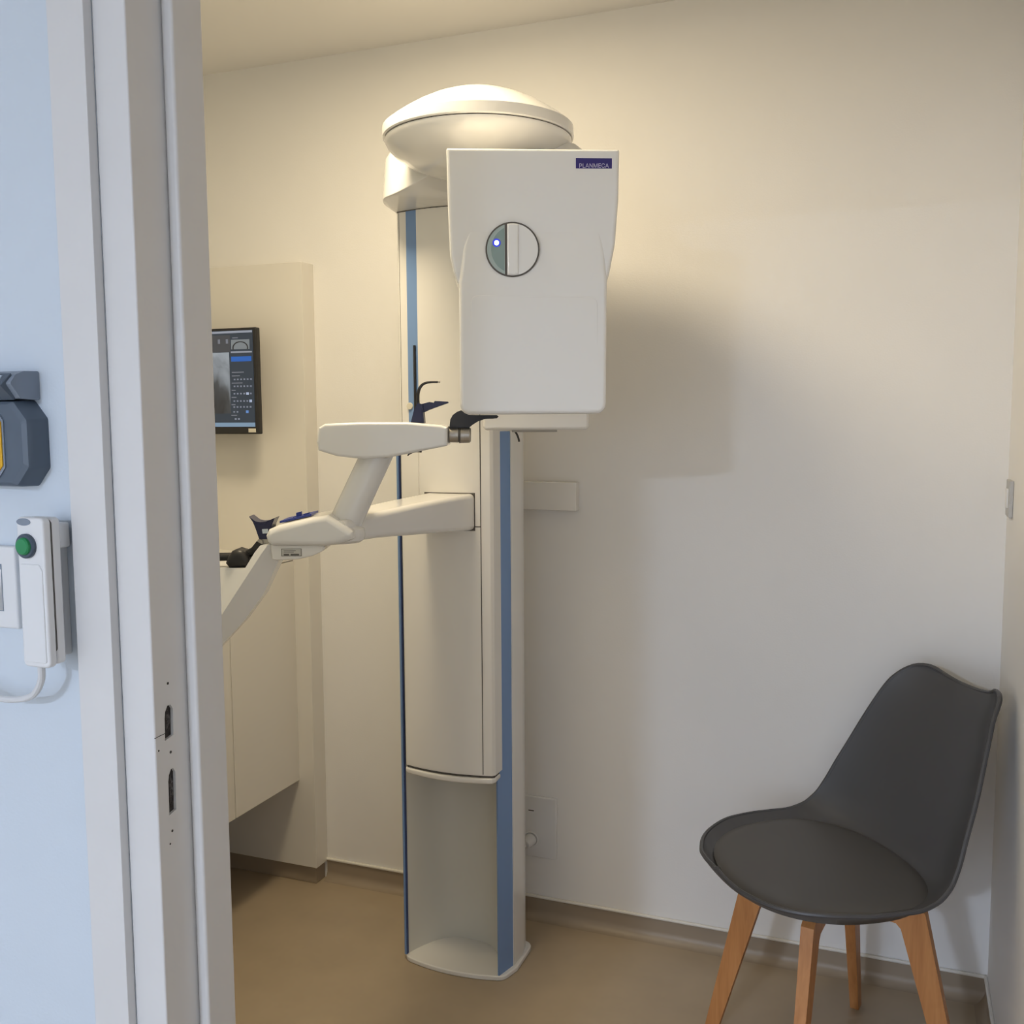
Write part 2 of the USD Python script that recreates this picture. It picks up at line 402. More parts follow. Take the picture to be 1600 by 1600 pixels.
for (y0, y1, z0, z1) in POCKETS:
    # dark filling with chipped raw wood, set back behind the face of the lining
    c = pocket_shape(y0 - 0.0004, y1 + 0.0004, z0 - 0.0004, z1 + 0.0004)
    c.vertices[:, 0] = XJ - 0.0225 + c.vertices[:, 0] / 0.05 * 0.0185
    b = c
    sl = []
    for k in range(9):
        yy = y0 + 0.004 + rng.random() * (y1 - y0 - 0.008); zz = z0 + 0.003 + rng.random() * (z1 - z0 - 0.022)
        hh = 0.008 + rng.random() * 0.014
        sl.append(hull([(XJ - 0.006, yy, zz), (XJ - 0.006, yy + 0.002, zz), (XJ - 0.0012 - 0.002 * rng.random(), yy + 0.001, zz + hh * 0.4), (XJ - 0.006, yy + 0.001, zz + hh), (XJ - 0.006, yy + 0.0018, zz + hh)]))
    lp = put('latch_pocket', cat(b), 'pocket', d1, label='chipped dark latch pocket cut into the lining', smooth=False)
    put('splinter', cat(*sl), 'splinter', lp, smooth=False)
for (y, z, r) in [(0.925, 1.1075, 0.0017), (0.925, 1.0235, 0.0018), (0.9225, 0.927, 0.0016), (0.905, 1.0315, 0.0012), (0.918, 0.9125, 0.0012)]:
    put('screw_hole', cyl((XJ - 0.001, y, z), (XJ + 0.0003, y, z), r, 12), 'dot', d1)
put('paint_crack', extr([(-0.0005, 1.0478), (0.0085, 1.0484), (0.0168, 1.0486), (0.0168, 1.0492), (0.0085, 1.0491), (-0.0005, 1.0484)], -0.0003, 0.001, (XJ, YF0), math.pi / 2), 'dot', d1, smooth=False)

# ------------------------------------------------------------------ ceiling lamp (just out of the picture)
for k, ((lx, ly, lz), rad, _, _) in enumerate(LAMPS):
    cl = thing('ceiling_light', ('round ceiling lamp over the patient position, above the picture', 'round ceiling lamp in the corridor, behind the camera')[min(k, 1)], 'ceiling light', (lx, ly, ZC))
    put('trim_ring', lathe([(rad + 0.005, -0.003), (rad + 0.005, -0.016), (rad + 0.025, -0.012), (rad + 0.030, 0.0), (rad + 0.005, 0.0)], (lx, ly, ZC)), 'white2', cl)
    put('diffuser', cyl((lx, ly, ZC - 0.004), (lx, ly, ZC), rad + 0.005), ('lampface', 'lampface_cool')[min(k, 1)], cl)

# ------------------------------------------------------------------ wall-hung cabinet on the left
CX = -1.667
cab = thing('wall_cabinet', 'cream wall-hung cabinet with flat doors, left of the X-ray unit under the monitor', 'cabinet', (XL, 1.2, 0.327))
put('body', bx(XL, CX - 0.020, 1.20, BY, 0.327, 1.000), 'laminate', cab, smooth=False)
put('door', rbox(CX - 0.018, CX, 2.1745, BY, 0.327, 0.998, 0.001, 6), 'laminate', cab)
put('door', rbox(CX - 0.018, CX, 1.69, 2.1715, 0.327, 0.998, 0.001, 6), 'laminate', cab)
put('door', rbox(CX - 0.018, CX, 1.20, 1.687, 0.327, 0.998, 0.001, 6), 'laminate', cab)
put('worktop', rbox(XL, CX, 1.20, BY, 1.000, 1.022, 0.002, 6), 'laminate', cab)

# ------------------------------------------------------------------ monitor on the boxed corner
MY, MX1, MZ0, MZ1 = 2.383, -1.704, 1.375, 1.677
MX0 = MX1 - 0.50
mon = thing('monitor', 'black wall monitor showing dental X-ray software', 'monitor', ((MX0 + MX1) / 2, BY, MZ0))
put('casing', rbox(MX0, MX1, MY, MY + 0.020, MZ0, MZ1, 0.004, 8), 'black', mon)
put('wall_mount', rbox((MX0 + MX1) / 2 - 0.05, (MX0 + MX1) / 2 + 0.05, MY + 0.018, BY, 1.48, 1.58, 0.004), 'black', mon)
scr = put('screen', bx(MX0 + 0.015, MX1 - 0.0115, MY - 0.0008, MY + 0.001, MZ0 + 0.020, MZ1 - 0.007), 's_bg', mon, smooth=False)
def sz(yc):
    return MZ1 - (480 + yc / 8 - 511) * 0.00181
def sx(xc, yc):
    return MX1 - 0.0115 - ((497 + 53 * (yc - 270) / 1220) - xc) / 8 * 0.0022
def sq(x0, x1, y0, y1, lift=1):
    xm = (x0 + x1) / 2; ym = (y0 + y1) / 2
    return bx(max(sx(x0, ym), MX0 + 0.016), sx(x1, ym), MY - 0.0008 - 0.0004 * lift, MY, sz(y1), sz(y0))
put('title_bar', sq(-1500, 494, 285, 312), 's_light', scr, smooth=False)
put('tool_panel', sq(-1500, 225, 335, 545), 's_dark', scr, smooth=False)
put('thumbnail', sq(237, 465, 395, 515), 's_thumb', scr, smooth=False)
arc = Point(0, 0).buffer(1.0, 24).difference(Point(0, 0.0).buffer(0.86, 24))
ax, az = sx(352, 470), sz(490)
arc = trimesh.creation.extrude_polygon(Polygon([(0.0135 * 2.0 * math.cos(a), 0.0185 * math.sin(a)) for a in np.linspace(-0.3, math.pi + 0.3, 30)] + [(0.0112 * 2.05 * math.cos(a), 0.0155 * math.sin(a)) for a in np.linspace(math.pi + 0.3, -0.3, 30)]), 0.0006, engine='earcut')
arc.vertices = np.column_stack([arc.vertices[:, 0] + ax, MY - 0.0018 + arc.vertices[:, 2], arc.vertices[:, 1] + az - 0.002]); arc.fix_normals()
put('jaw_outline', arc, 's_arc', scr, smooth=False)
put('divider_bar', sq(235, 496, 541, 560), 's_light', scr, smooth=False)
put('blue_tab', sq(240, 490, 606, 668), 's_blue', scr, label='bright blue tab on the screen', smooth=False)
put('xray_image', sq(-1500, 228, 550, 1322), 's_xray', scr, label='grey X-ray picture on the screen', smooth=False)
put('task_bar', sq(-1500, 549, 1438, 1490), 's_task', scr, smooth=False)
for yc, x1 in ((372, 320), (803, 400), (848, 350), (938, 385), (1028, 300), (1118, 310), (1210, 300), (1345, 320)):
    put('text_line', sq(250, x1, yc - 6, yc + 6), 's_text', scr, smooth=False)
for yc, bright in ((893, ()), (980, ()), (1072, (4,)), (1165, (5,)), (1240, ()), (1300, (4,))):
    for k in range(6):
        if yc == 1300 and k not in (0, 1, 4):
            continue
        xc = 285 + k * 41
        big = k in bright
        h = 16 if big else 10
        put('icon', sq(xc - h, xc + h, yc - h, yc + h), ('s_iconc' if yc == 1300 else 's_iconb') if big else 's_icon', scr, smooth=False)
for xc in (305, 345):
    put('icon', sq(xc - 12, xc + 12, 1378, 1402), 's_icon', scr, smooth=False)
for xc in (85, 185):
    put('icon', sq(xc - 14, xc + 14, 385, 440, 2), 's_text', scr, smooth=False)
put('bezel_tag', sq(468, 558, 1512, 1560), 'ivory', mon, label='small ivory tag on the lower bezel', smooth=False)

# ------------------------------------------------------------------ the dental X-ray unit
xu = thing('dental_xray_unit', 'tall white and blue panoramic dental X-ray machine with a boxy tube head', 'x-ray machine', (-1.03, 2.29, 0))
def plan(pts):
    return Polygon(pts)
# fixed column: base plate, backplate, two blue corner strips, side skins, floor of the recess
def bulge(x0, x1, y0, yc, n=14):
    xs = np.linspace(x0, x1, n); m = (x0 + x1) / 2; h = (x1 - x0) / 2
    return [(x, y0 + (yc - y0) * (1 - ((x - m) / h) ** 2)) for x in xs]
basepoly = Polygon(bulge(-1.170, -0.892, 2.208, 2.186) + [(-0.876, 2.262), (-0.878, 2.392), (-1.184, 2.392), (-1.184, 2.25)]).buffer(-0.03, quad_segs=8).buffer(0.03, quad_segs=8)
put('base_plate', extr_z(basepoly, 0.0, 0.013, 0.003), 'white', xu)
ZT = 1.385
xs = np.linspace(-1.1695, -0.9095, 25)
ys = 2.345 - 0.125 * np.abs((xs + 1.0395) / 0.13) ** 3
put('back_plate', extr_z(Polygon(list(zip(xs, ys)) + [(-0.9095, 2.362), (-1.1695, 2.362)]), 0.013, ZT), 'recess', xu, label='grey hollow-curved back of the open column recess', smooth=40)
inner = [(-1.1655, 2.216), (-1.160, 2.216), (-1.160, 2.345), (-1.172, 2.345), (-1.184, 2.26)]
put('side_skin', extr_z(Polygon([(-1.180, 2.262), (-1.170, 2.262), (-1.170, 2.365), (-1.180, 2.365)]), 0.013, ZT), 'white', xu)
put('side_skin', extr_z(Polygon([(-0.906, 2.266), (-0.8865, 2.264), (-0.884, 2.325), (-0.892, 2.365), (-0.906, 2.365)]), 0.013, ZT), 'white', xu)
put('blue_strip', extr_z(Polygon([(-1.1785, 2.222), (-1.176, 2.215), (-1.172, 2.213), (-1.1695, 2.216), (-1.1695, 2.262), (-1.180, 2.262)]), 0.013, ZT), 'blue', xu, label='blue corner strip')
put('blue_strip', extr_z(Polygon([(-0.9085, 2.208), (-0.904, 2.206), (-0.888, 2.266), (-0.9085, 2.266)]), 0.013, ZT), 'blue', xu, label='blue corner strip')
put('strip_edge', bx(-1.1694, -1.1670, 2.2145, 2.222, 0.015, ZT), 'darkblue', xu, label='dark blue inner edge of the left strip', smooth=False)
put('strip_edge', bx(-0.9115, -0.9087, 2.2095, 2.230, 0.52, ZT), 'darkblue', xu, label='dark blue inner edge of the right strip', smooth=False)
put('screw_hole', cyl((-1.150, 2.3435, 0.052), (-1.150, 2.3455, 0.052), 0.004, 12), 'dot', xu)

# sliding carriage in front of the column
cfront = bulge(-1.140, -0.905, 2.174, 2.157, 18)
cpoly = Polygon(cfront + [(-0.899, 2.182), (-0.899, 2.30), (-1.145, 2.30), (-1.145, 2.182)]).buffer(-0.004).buffer(0.004)
put('carriage', extr_z(cpoly, 0.545, 1.912), 'cream', xu)
lip = Polygon(bulge(-1.141, -0.905, 2.172, 2.152, 18) + [(-0.899, 2.185), (-0.903, 2.25), (-1.143, 2.25), (-1.145, 2.182)]).buffer(-0.006).buffer(0.006)
put('carriage_lip', extr_z(lip, 0.524, 0.539, 0.005), 'cream', xu)
put('carriage_gap', extr_z(cpoly.buffer(-0.003), 0.538, 0.546), 'seam', xu)
def front_y(x):
    m, h = (-1.140 - 0.905) / 2, (1.140 - 0.905) / 2
    return 2.174 + (2.157 - 2.174) * (1 - ((x - m) / h) ** 2)
def front_patch(x0, x1, z0, z1, out=0.0015, n=8):
    """A thin skin following the bulged carriage front."""
    xs = np.linspace(x0, x1, n)
    p = Polygon([(x, front_y(x) - out) for x in xs] + [(x, front_y(x) + 0.004) for x in xs[::-1]])
    return extr_z(p, z0, z1)
put('front_panel', front_patch(-1.083, -0.9275, 1.160, 1.909, 0.0024, 14), 'cream', xu)
put('front_panel', front_patch(-1.135, -0.9275, 0.548, 1.1575, 0.0024, 14), 'cream', xu)
put('front_panel', front_patch(-1.135, -1.0862, 1.160, 1.36, 0.0024, 8), 'cream', xu)
put('seam', front_patch(-0.9275, -0.9258, 0.548, 1.909, 0.0004), 'seam', xu, smooth=False)
put('seam', front_patch(-1.0862, -0.9275, 1.1575, 1.160, 0.0006), 'seam', xu, smooth=False)
put('seam', front_patch(-1.1362, -1.135, 0.548, 1.909, 0.0004), 'seam', xu, smooth=False)
put('blue_inlay', front_patch(-1.1135, -1.0835, 1.365, 1.909, 0.0012), 'blue', xu, label='blue inlay strip on the upper left of the carriage')
put('badge', cyl((-1.1085, 2.1690, 1.447), (-1.1085, 2.1610, 1.447), 0.0085, 24), 'ivory', xu, label='small round ivory badge on the blue inlay')
put('guide_rod', tube([(-1.0915, 2.158, 1.40), (-1.0915, 2.158, 1.592)], 0.0032, 10, 0), 'black', xu, label='thin upright black rod')

# cantilever shoulder on top of the column and the rotating dome
DC = (-0.850, 1.994)
def ring(cx, cy, rx, ry, z, n=40):
    a = np.linspace(0, 2 * np.pi, n, endpoint=False)
    return np.column_stack([cx + rx * np.cos(a), cy + ry * np.sin(a), np.full(n, z)])
def squircle(x0, x1, y0, y1, r, z):
    c = np.array(sbox(x0 + r, y0 + r, x1 - r, y1 - r).buffer(r, quad_segs=10).exterior.coords)[:-1]
    return np.column_stack([c, np.full(len(c), z)])
def sup(cx, cy, rx, ry, z, n=56, e=2.5):
    a = np.linspace(0, 2 * np.pi, n, endpoint=False)
    c, q = np.cos(a), np.sin(a)
    x = cx + rx * np.sign(c) * np.abs(c) ** (2 / e); y = cy + ry * np.sign(q) * np.abs(q) ** (2 / e)
    return np.column_stack([x, y, z(x) if callable(z) else np.full(n, z)])
zb = lambda x: 1.921 + 0.075 * np.clip((x + 1.10) / 0.18, 0, 1) ** 1.6
ccol = np.array(cpoly.buffer(0.003).exterior.coords)[:-1]
put('shoulder', hull(np.vstack([np.column_stack([ccol, np.full(len(ccol), 1.911)]), sup(-1.025, 2.215, 0.136, 0.170, zb), sup(-1.025, 2.215, 0.137, 0.171, lambda x: zb(x) + 0.004),
                                sup(-1.025, 2.22, 0.132, 0.166, 2.015), sup(-1.02, 2.225, 0.120, 0.150, 2.050), sup(-1.02, 2.23, 0.09, 0.12, 2.066)])), 'white', xu, smooth=40, label='white shoulder overhanging the top of the column')
put('shoulder_collar', extr_z(cpoly.buffer(0.0005), 1.9085, 1.9125), 'seam', xu)
dome_prof = [(0, 1.930), (0.05, 1.9305), (0.09, 1.935), (0.125, 1.944), (0.155, 1.957), (0.178, 1.972), (0.192, 1.986), (0.197, 1.996)]
put('dome_dish', lathe(dome_prof + [(0.197, 1.9995), (0, 1.9995)], (DC[0], DC[1], 0), 96), 'white', xu, label='bowl-shaped underside of the rotating dome')
put('dome_groove', lathe([(0, 1.999), (0.1945, 1.999), (0.1945, 2.002), (0, 2.002)], (DC[0], DC[1], 0), 96), 'seam', xu)
top = [(0, 2.0017), (0.199, 2.0017), (0.2015, 2.0040), (0.2020, 2.0100), (0.2015, 2.0240), (0.1995, 2.0260), (0.185, 2.0370), (0.165, 2.0505), (0.140, 2.0655), (0.110, 2.0805), (0.08, 2.0920), (0.04, 2.1015), (0, 2.1045)]
put('dome', lathe(top, (DC[0], DC[1], 0), 96), 'white', xu, label='shallow white rotating dome at the top', smooth=22)
BO, BA = (-0.671 * 0.9375, 1.835 * 0.9375), math.radians(22.5)
def bpt(s, d, z):
    return to_world(np.array([[s, z, d]]), BO, BA)[0]
n0 = bpt(0.085, 0.100, 1.42)
put('rotating_arm', hull(np.vstack([ring(DC[0] + 0.02, DC[1] + 0.01, 0.09, 0.09, 1.900), ring(DC[0] + 0.02, DC[1] + 0.01, 0.09, 0.09, 1.938), ring(n0[0], n0[1], 0.06, 0.06, 1.850), ring(n0[0], n0[1], 0.06, 0.06, 1.894)])), 'white', xu)
put('dome_neck', hull(np.vstack([ring(-0.695, 2.050, 0.045, 0.045, 1.987), ring(-0.680, 2.055, 0.048, 0.048, 1.972), ring(-0.655, 2.020, 0.050, 0.050, 1.930), ring(-0.64, 1.98, 0.050, 0.050, 1.890)])), 'white', xu, label='short neck joining the dome to the tube head')

# tube head: tapered shroud, taller body with raised panel, rotary knob, label
shroud = [(-0.164, 1.932), (0.168, 1.929), (0.1665, 1.836), (0.1605, 1.753), (0.150, 1.698), (0.144, 1.676), (-0.144, 1.676), (-0.153, 1.699), (-0.159, 1.729), (-0.162, 1.813)]
put('head_shroud', slab_hull(shroud, 0.0, 0.165, 0.007, BO, BA, corner=0.004), 'white', xu, label='wide tapered shroud of the tube head')
body = [(-0.1425, 1.681), (-0.1425, 1.425), (0.143, 1.425), (0.1445, 1.681), (0.141, 1.728), (0.132, 1.795), (-0.120, 1.799), (-0.135, 1.747)]
lean = lambda t: np.interp(t, [1.43, 1.66, 1.80], [0.0, 0.001, 0.009])
hb = put('tube_head', slab_hull(body, -0.0075, 0.155, 0.008, BO, BA, corner=0.020, lean=lean), 'white', xu, label='white tube head box with rounded lower corners')
put('head_panel', slab_hull([(-0.120, 1.655), (0.126, 1.650), (0.129, 1.436), (-0.119, 1.436)], -0.0095, 0.02, 0.0022, BO, BA, corner=0.014, lean=lambda t: np.interp(t, [1.436, 1.50, 1.56, 1.655], [0.0036, 0.0004, 0.0004, 0.0036])), 'white', hb)
kc = (-0.0385, 1.740)
def disc(cx, cz, r, d0, d1, clip=None):
    p = Point(cx, cz).buffer(r, 32)
    return p
put('knob_ring', extr(Point(*kc).buffer(0.0520, 32), -0.0066, 0.0, BO, BA), 'seam', hb, label='thin dark ring around the knob')
cut = kc[0] - 0.0125
left = Point(*kc).buffer(0.0500, 32).intersection(sbox(-1, 0, cut - 0.0012, 3))
right = Point(*kc).buffer(0.0500, 32).intersection(sbox(cut + 0.0012, 0, 1, 3))
put('knob_lens', extr(left, -0.0070, -0.001, BO, BA, 0.001), 'glassgreen', hb, label='smoky grey-green lens on the left of the knob')
put('knob_lens_core', extr(Point(kc[0] + 0.004, kc[1]).buffer(0.0450, 32).intersection(sbox(-1, 0, cut - 0.003, 3)), -0.0074, -0.001, BO, BA), 'glassgreen2', hb)
put('knob_cap', extr(right, -0.0072, -0.001, BO, BA, 0.001), 'white', hb)
ridge = Point(*kc).buffer(0.0485, 32).intersection(sbox(cut + 0.003, 0, cut + 0.024, 3))
put('knob_ridge', slab_hull(list(ridge.exterior.coords), -0.0105, -0.003, 0.0028, BO, BA), 'white', hb)
lc = (-0.069, 1.7525)
put('led_ring', extr(Point(*lc).buffer(0.0078, 16), -0.0078, -0.003, BO, BA), 'ledring', hb, label='blue glowing rim of the indicator lamp')
put('led', extr(Point(*lc).buffer(0.0048, 16), -0.0082, -0.003, BO, BA), 'led', hb, label='bright bluish white indicator lamp')
lb = put('maker_label', extr([(0.084, 1.8930), (0.153, 1.8925), (0.153, 1.9115), (0.084, 1.9120)], -0.0007, 0.002, BO, BA), 'logo', xu, label='small navy label with pale lettering at the top right of the tube head', smooth=False)
tx = meshkit.text_mesh('PLANMECA', 0.0078, 0.0006, bold=False)
ext = tx.bounds[1][0] - tx.bounds[0][0]
tx.vertices[:, 0] = (tx.vertices[:, 0] - tx.bounds[0][0]) * (0.0565 / ext)
tv = np.column_stack([tx.vertices[:, 0] + 0.0905, tx.vertices[:, 1] + 1.8940, -0.0008 - tx.vertices[:, 2]])
tx.vertices = to_world(tv, BO, BA); tx.fix_normals()
put('lettering', tx, 'logotext', lb, smooth=False)
# sensor side of the rotating unit, behind the tube head
RA = math.radians(21.3)
RO = (-0.7365, 2.032)
put('sensor_head', slab_hull([(-0.115, 1.932), (0.115, 1.932), (0.115, 1.391), (-0.115, 1.391)], 0.0, 0.07, 0.006, RO, RA, corner=0.01), 'white', xu, label='pale sensor head behind the tube head')
put('sensor_bar', slab_hull([(-0.052, 1.3945), (0.046, 1.3945), (0.046, 1.3865), (-0.052, 1.3865)], 0.004, 0.05, 0.001, RO, RA), 'greybar', xu, label='grey bar under the sensor head')
w = [to_world(np.array([[-0.05 + a, z, 0.03]]), RO, RA)[0] for a, z in ((0, 1.392), (0.006, 1.386), (0.011, 1.376), (0.0135, 1.365))]
put('cable_tail', tube(w, 0.0022, 8, 6), 'black', xu, label='short black cable end under the sensor head')
put('wall_bracket', rbox(-1.00, -0.799, 2.515, YB, 1.168, 1.245, 0.003), 'cream', xu, label='cream bracket box fixing the column to the wall')
put('bracket_arm', cat(bx(-1.10, -0.96, 2.362, 2.52, 1.18, 1.23)), 'cream', xu, smooth=False)

# patient support arm: from the carriage towards the room, with a joint, a strut and the head support
prof = [(2.165, 1.150, 1.238, -1.068, -0.941), (2.05, 1.158, 1.238, -1.058, -0.949), (1.90, 1.168, 1.236, -1.055, -0.958), (1.76, 1.178, 1.232, -1.052, -0.966), (1.62, 1.184, 1.226, -1.05, -0.97)]
secs = []
for (y, z0, z1, x0, x1) in prof:
    c = np.array(sbox(x0 + 0.012, z0 + 0.012, x1 - 0.012, z1 - 0.012).buffer(0.012, quad_segs=4).exterior.coords)[:-1]
    secs.append(np.column_stack([c[:, 0], np.full(len(c), y), c[:, 1]]))
parts = [hull(np.vstack([secs[i], secs[i + 1]])) for i in range(len(secs) - 1)]
arm = parts[0]
for p in parts[1:]:
    arm = arm + p
put('support_arm', arm, 'white', xu, label='horizontal white arm reaching forward from the column')
put('arm_gasket', front_patch(-1.0700, -0.9392, 1.1488, 1.2397, 0.0030), 'seam', xu, label='thin dark seam around the foot of the arm', smooth=False)

AO, AA = (-0.911, 1.667), math.radians(21.3)
joint = [(-0.223, 1.199), (-0.217, 1.211), (-0.199, 1.219), (-0.137, 1.233), (-0.105, 1.238), (-0.070, 1.216), (-0.058, 1.206), (-0.057, 1.192), (-0.083, 1.182), (-0.114, 1.178), (-0.212, 1.180), (-0.220, 1.187)]
jt = put('joint_block', slab_hull(joint, -0.03, 0.095, 0.012, AO, AA, corner=0.002), 'white', xu, label='glossy white joint block with a keypad on top')
hubc = to_world(np.array([[-0.092, 0, 0.03]]), AO, AA)[0]
put('joint_hub', lathe([(0, 1.180), (0.040, 1.180), (0.047, 1.185), (0.049, 1.195), (0.047, 1.206), (0.038, 1.213), (0, 1.216)], (hubc[0], hubc[1], 0), 40), 'white', xu)
def on_top(s0, s1, t0, t1, d0, d1, h):
    return hull(to_world(np.array([(s, t + dh, d) for s, t in ((s0, t0), (s1, t1)) for dh in (0, h) for d in (d0, d1)]), AO, AA))
put('keypad', on_top(-0.203, -0.142, 1.2195, 1.2335, 0.006, 0.075, 0.004), 'keyblue', jt, label='blue keypad sloping on top of the joint block')
put('key', on_top(-0.180, -0.173, 1.2245, 1.2260, 0.02, 0.035, 0.0055), 'keyblue', jt)
put('key', on_top(-0.174, -0.165, 1.228, 1.230, 0.02, 0.032, 0.010), 'keyblue', jt)
put('key', on_top(-0.160, -0.150, 1.2300, 1.2325, 0.02, 0.035, 0.0055), 'keyblue', jt)
plate = [(-0.216, 1.181), (-0.114, 1.1795), (-0.118, 1.168), (-0.137, 1.159), (-0.164, 1.153), (-0.205, 1.151), (-0.214, 1.153)]
put('lower_plate', slab_hull(plate, -0.018, 0.085, 0.003, AO, AA), 'cream', xu, label='flat lower plate carrying a printed sticker')
st = put('sticker', extr([(-0.196, 1.1590), (-0.157, 1.1595), (-0.157, 1.1735), (-0.196, 1.1735)], -0.0188, -0.017, AO, AA), 'sticker', xu, label='small framed printed sticker', smooth=False)
lines = [bxs for bxs in ((-0.1955, -0.1575, 1.1727, 1.1733), (-0.1955, -0.1575, 1.1593, 1.1600), (-0.1955, -0.1948, 1.1595, 1.1733), (-0.1582, -0.1575, 1.1595, 1.1733), (-0.191, -0.168, 1.1690, 1.1700), (-0.191, -0.172, 1.1665, 1.1673), (-0.191, -0.181, 1.1608, 1.1638), (-0.178, -0.162, 1.1608, 1.1638))]
put('print', cat(*[extr([(a, c), (b, c), (b, d), (a, d)], -0.0194, -0.0186, AO, AA) for a, b, c, d in lines]), 'seam', st, smooth=False)
RP, RD = np.array([-0.226, 1.1755]), np.array([-0.092, -0.1355])          # ridge of the handle arm: the face to its right falls away down and back, the one to its left up and back
RD = RD / np.linalg.norm(RD)
def ridge_hull(pts, d0, d1, rise):
    p = np.asarray(pts, float)
    off = np.abs((p[:, 0] - RP[0]) * RD[1] - (p[:, 1] - RP[1]) * RD[0])
    return hull(to_world(np.vstack([np.column_stack([p, d0 + rise * off]), np.column_stack([p, np.full(len(p), d1)])]), AO, AA))
put('handle_arm', ridge_hull([(-0.216, 1.1815), (-0.222, 1.1800), (-0.2345, 1.1635), (-0.318, 1.040), (-0.42, 0.890), (-0.385, 0.915), (-0.313, 1.003), (-0.278, 1.029), (-0.239, 1.081), (-0.204, 1.152)], -0.016, 0.05, 0.55), 'white', xu, label='white handle arm slanting down to the left')
put('handle_arm_cover', cat(ridge_hull([(-0.218, 1.1815), (-0.238, 1.1785), (-0.249, 1.1655), (-0.2685, 1.1345), (-0.318, 1.040), (-0.2345, 1.1635)], -0.016, 0.06, 0.55), ridge_hull([(-0.2685, 1.1345), (-0.45, 1.131), (-0.45, 0.84), (-0.318, 1.040)], -0.016, 0.12, 0.55)), 'white', xu, label='flat white top of the handle arm', smooth=15)
# chin cup and black pad on the handle arm
put('chin_cup', cat(extr(Polygon([(-0.262, 1.2330), (-0.250, 1.2235), (-0.240, 1.2215), (-0.230, 1.2225), (-0.212, 1.2300), (-0.2185, 1.216), (-0.2235, 1.189), (-0.2435, 1.189), (-0.2500, 1.210), (-0.2545, 1.222)]), 0.005, 0.045, AO, AA, 0.002)), 'navy', xu, label='navy chin cup with a curved top edge')
put('chin_cup_label', extr([(-0.236, 1.200), (-0.2255, 1.2005), (-0.2255, 1.209), (-0.237, 1.2085)], 0.0042, 0.008, AO, AA), 'palelabel', xu, label='pale label on the chin cup', smooth=False)
put('chin_post', cat(extr([(-0.242, 1.178), (-0.225, 1.179), (-0.226, 1.191), (-0.242, 1.190)], 0.012, 0.035, AO, AA), extr([(-0.249, 1.180), (-0.236, 1.180), (-0.238, 1.187), (-0.246, 1.188)], 0.006, 0.03, AO, AA)), 'metal', xu, smooth=False)
put('chin_wedge', extr([(-0.262, 1.168), (-0.248, 1.185), (-0.238, 1.179), (-0.236, 1.170)], 0.004, 0.04, AO, AA), 'black', xu, smooth=False)
put('support_pad', slab_hull([(-0.310, 1.1425), (-0.305, 1.156), (-0.297, 1.166), (-0.286, 1.170), (-0.275, 1.167), (-0.266, 1.157), (-0.262, 1.146), (-0.268, 1.136), (-0.303, 1.1335)], 0.0, 0.05, 0.012, AO, AA), 'black', xu, label='rounded black rubber pad on the handle arm')
put('pad_rod', tube([to_world(np.array([[-0.36, 1.152, 0.025]]), AO, AA)[0], to_world(np.array([[-0.30, 1.153, 0.025]]), AO, AA)[0]], 0.008, 12, 0), 'black', xu)
put('pad_link', tube([to_world(np.array([[-0.270, 1.158, 0.025]]), AO, AA)[0], to_world(np.array([[-0.244, 1.172, 0.022]]), AO, AA)[0]], 0.008, 12, 0), 'black', xu)

# strut and head support
s_lo = to_world(np.array([[-0.0860, 1.208, 0.03]]), AO, AA)[0]; s_hi = to_world(np.array([[-0.0170, 1.350, 0.03]]), AO, AA)[0]
ex = np.array([math.cos(AA), math.sin(AA), 0]); ny = np.array([-math.sin(AA), math.cos(AA), 0])
def oval(c, a, b, nn=28):
    t = np.linspace(0, 2 * np.pi, nn, endpoint=False)
    return c + a * np.cos(t)[:, None] * ex + b * np.sin(t)[:, None] * ny
put('strut', hull(np.vstack([oval(s_lo, 0.0345, 0.027), oval(s_hi, 0.0335, 0.026)])), 'white', xu, label='inclined white strut')
upper = [(-0.124, 1.375), (-0.1195, 1.402), (-0.108, 1.409), (-0.048, 1.4115), (0.049, 1.411), (0.11, 1.405), (0.122, 1.401), (0.1215, 1.366), (0.073, 1.362), (0.036, 1.354), (0.012, 1.345), (-0.037, 1.3425), (-0.086, 1.348), (-0.121, 1.359)]
put('head_support', slab_hull(upper, -0.02, 0.085, 0.006, AO, AA, corner=0.003), 'white', xu, label='long white head support block above the strut')
put('support_insert', slab_hull([(0.000, 1.343), (0.058, 1.3645), (0.057, 1.3595), (0.046, 1.3550), (0.022, 1.3470)], -0.013, 0.05, 0.0005, AO, AA), 'greybar', xu)
put('release_lever', tube([to_world(np.array([[a, z, 0.01]]), AO, AA)[0] for a, z in ((0.044, 1.3475), (0.052, 1.3535), (0.062, 1.3565), (0.071, 1.3560))], [0.0012, 0.002, 0.003, 0.0035], 10, 6), 'black', xu, label='small black release lever under the head support')
kx = lambda s, z, d=0.03: to_world(np.array([[s, z, d]]), AO, AA)[0]
put('adjuster_knob', cyl(kx(0.1215, 1.3865), kx(0.1425, 1.3860), 0.0150, 32), 'metal', xu, label='ribbed metal adjuster knob')
put('adjuster_cap', cyl(kx(0.1425, 1.3860), kx(0.1640, 1.3855), 0.0158, 32, 0.0148), 'metal', xu)
put('knob_groove', cyl(kx(0.1415, 1.3860), kx(0.1435, 1.3860), 0.0161, 32), 'seam', xu)
put('knob_groove', cyl(kx(0.1205, 1.3865), kx(0.1230, 1.3865), 0.0158, 32), 'seam', xu)
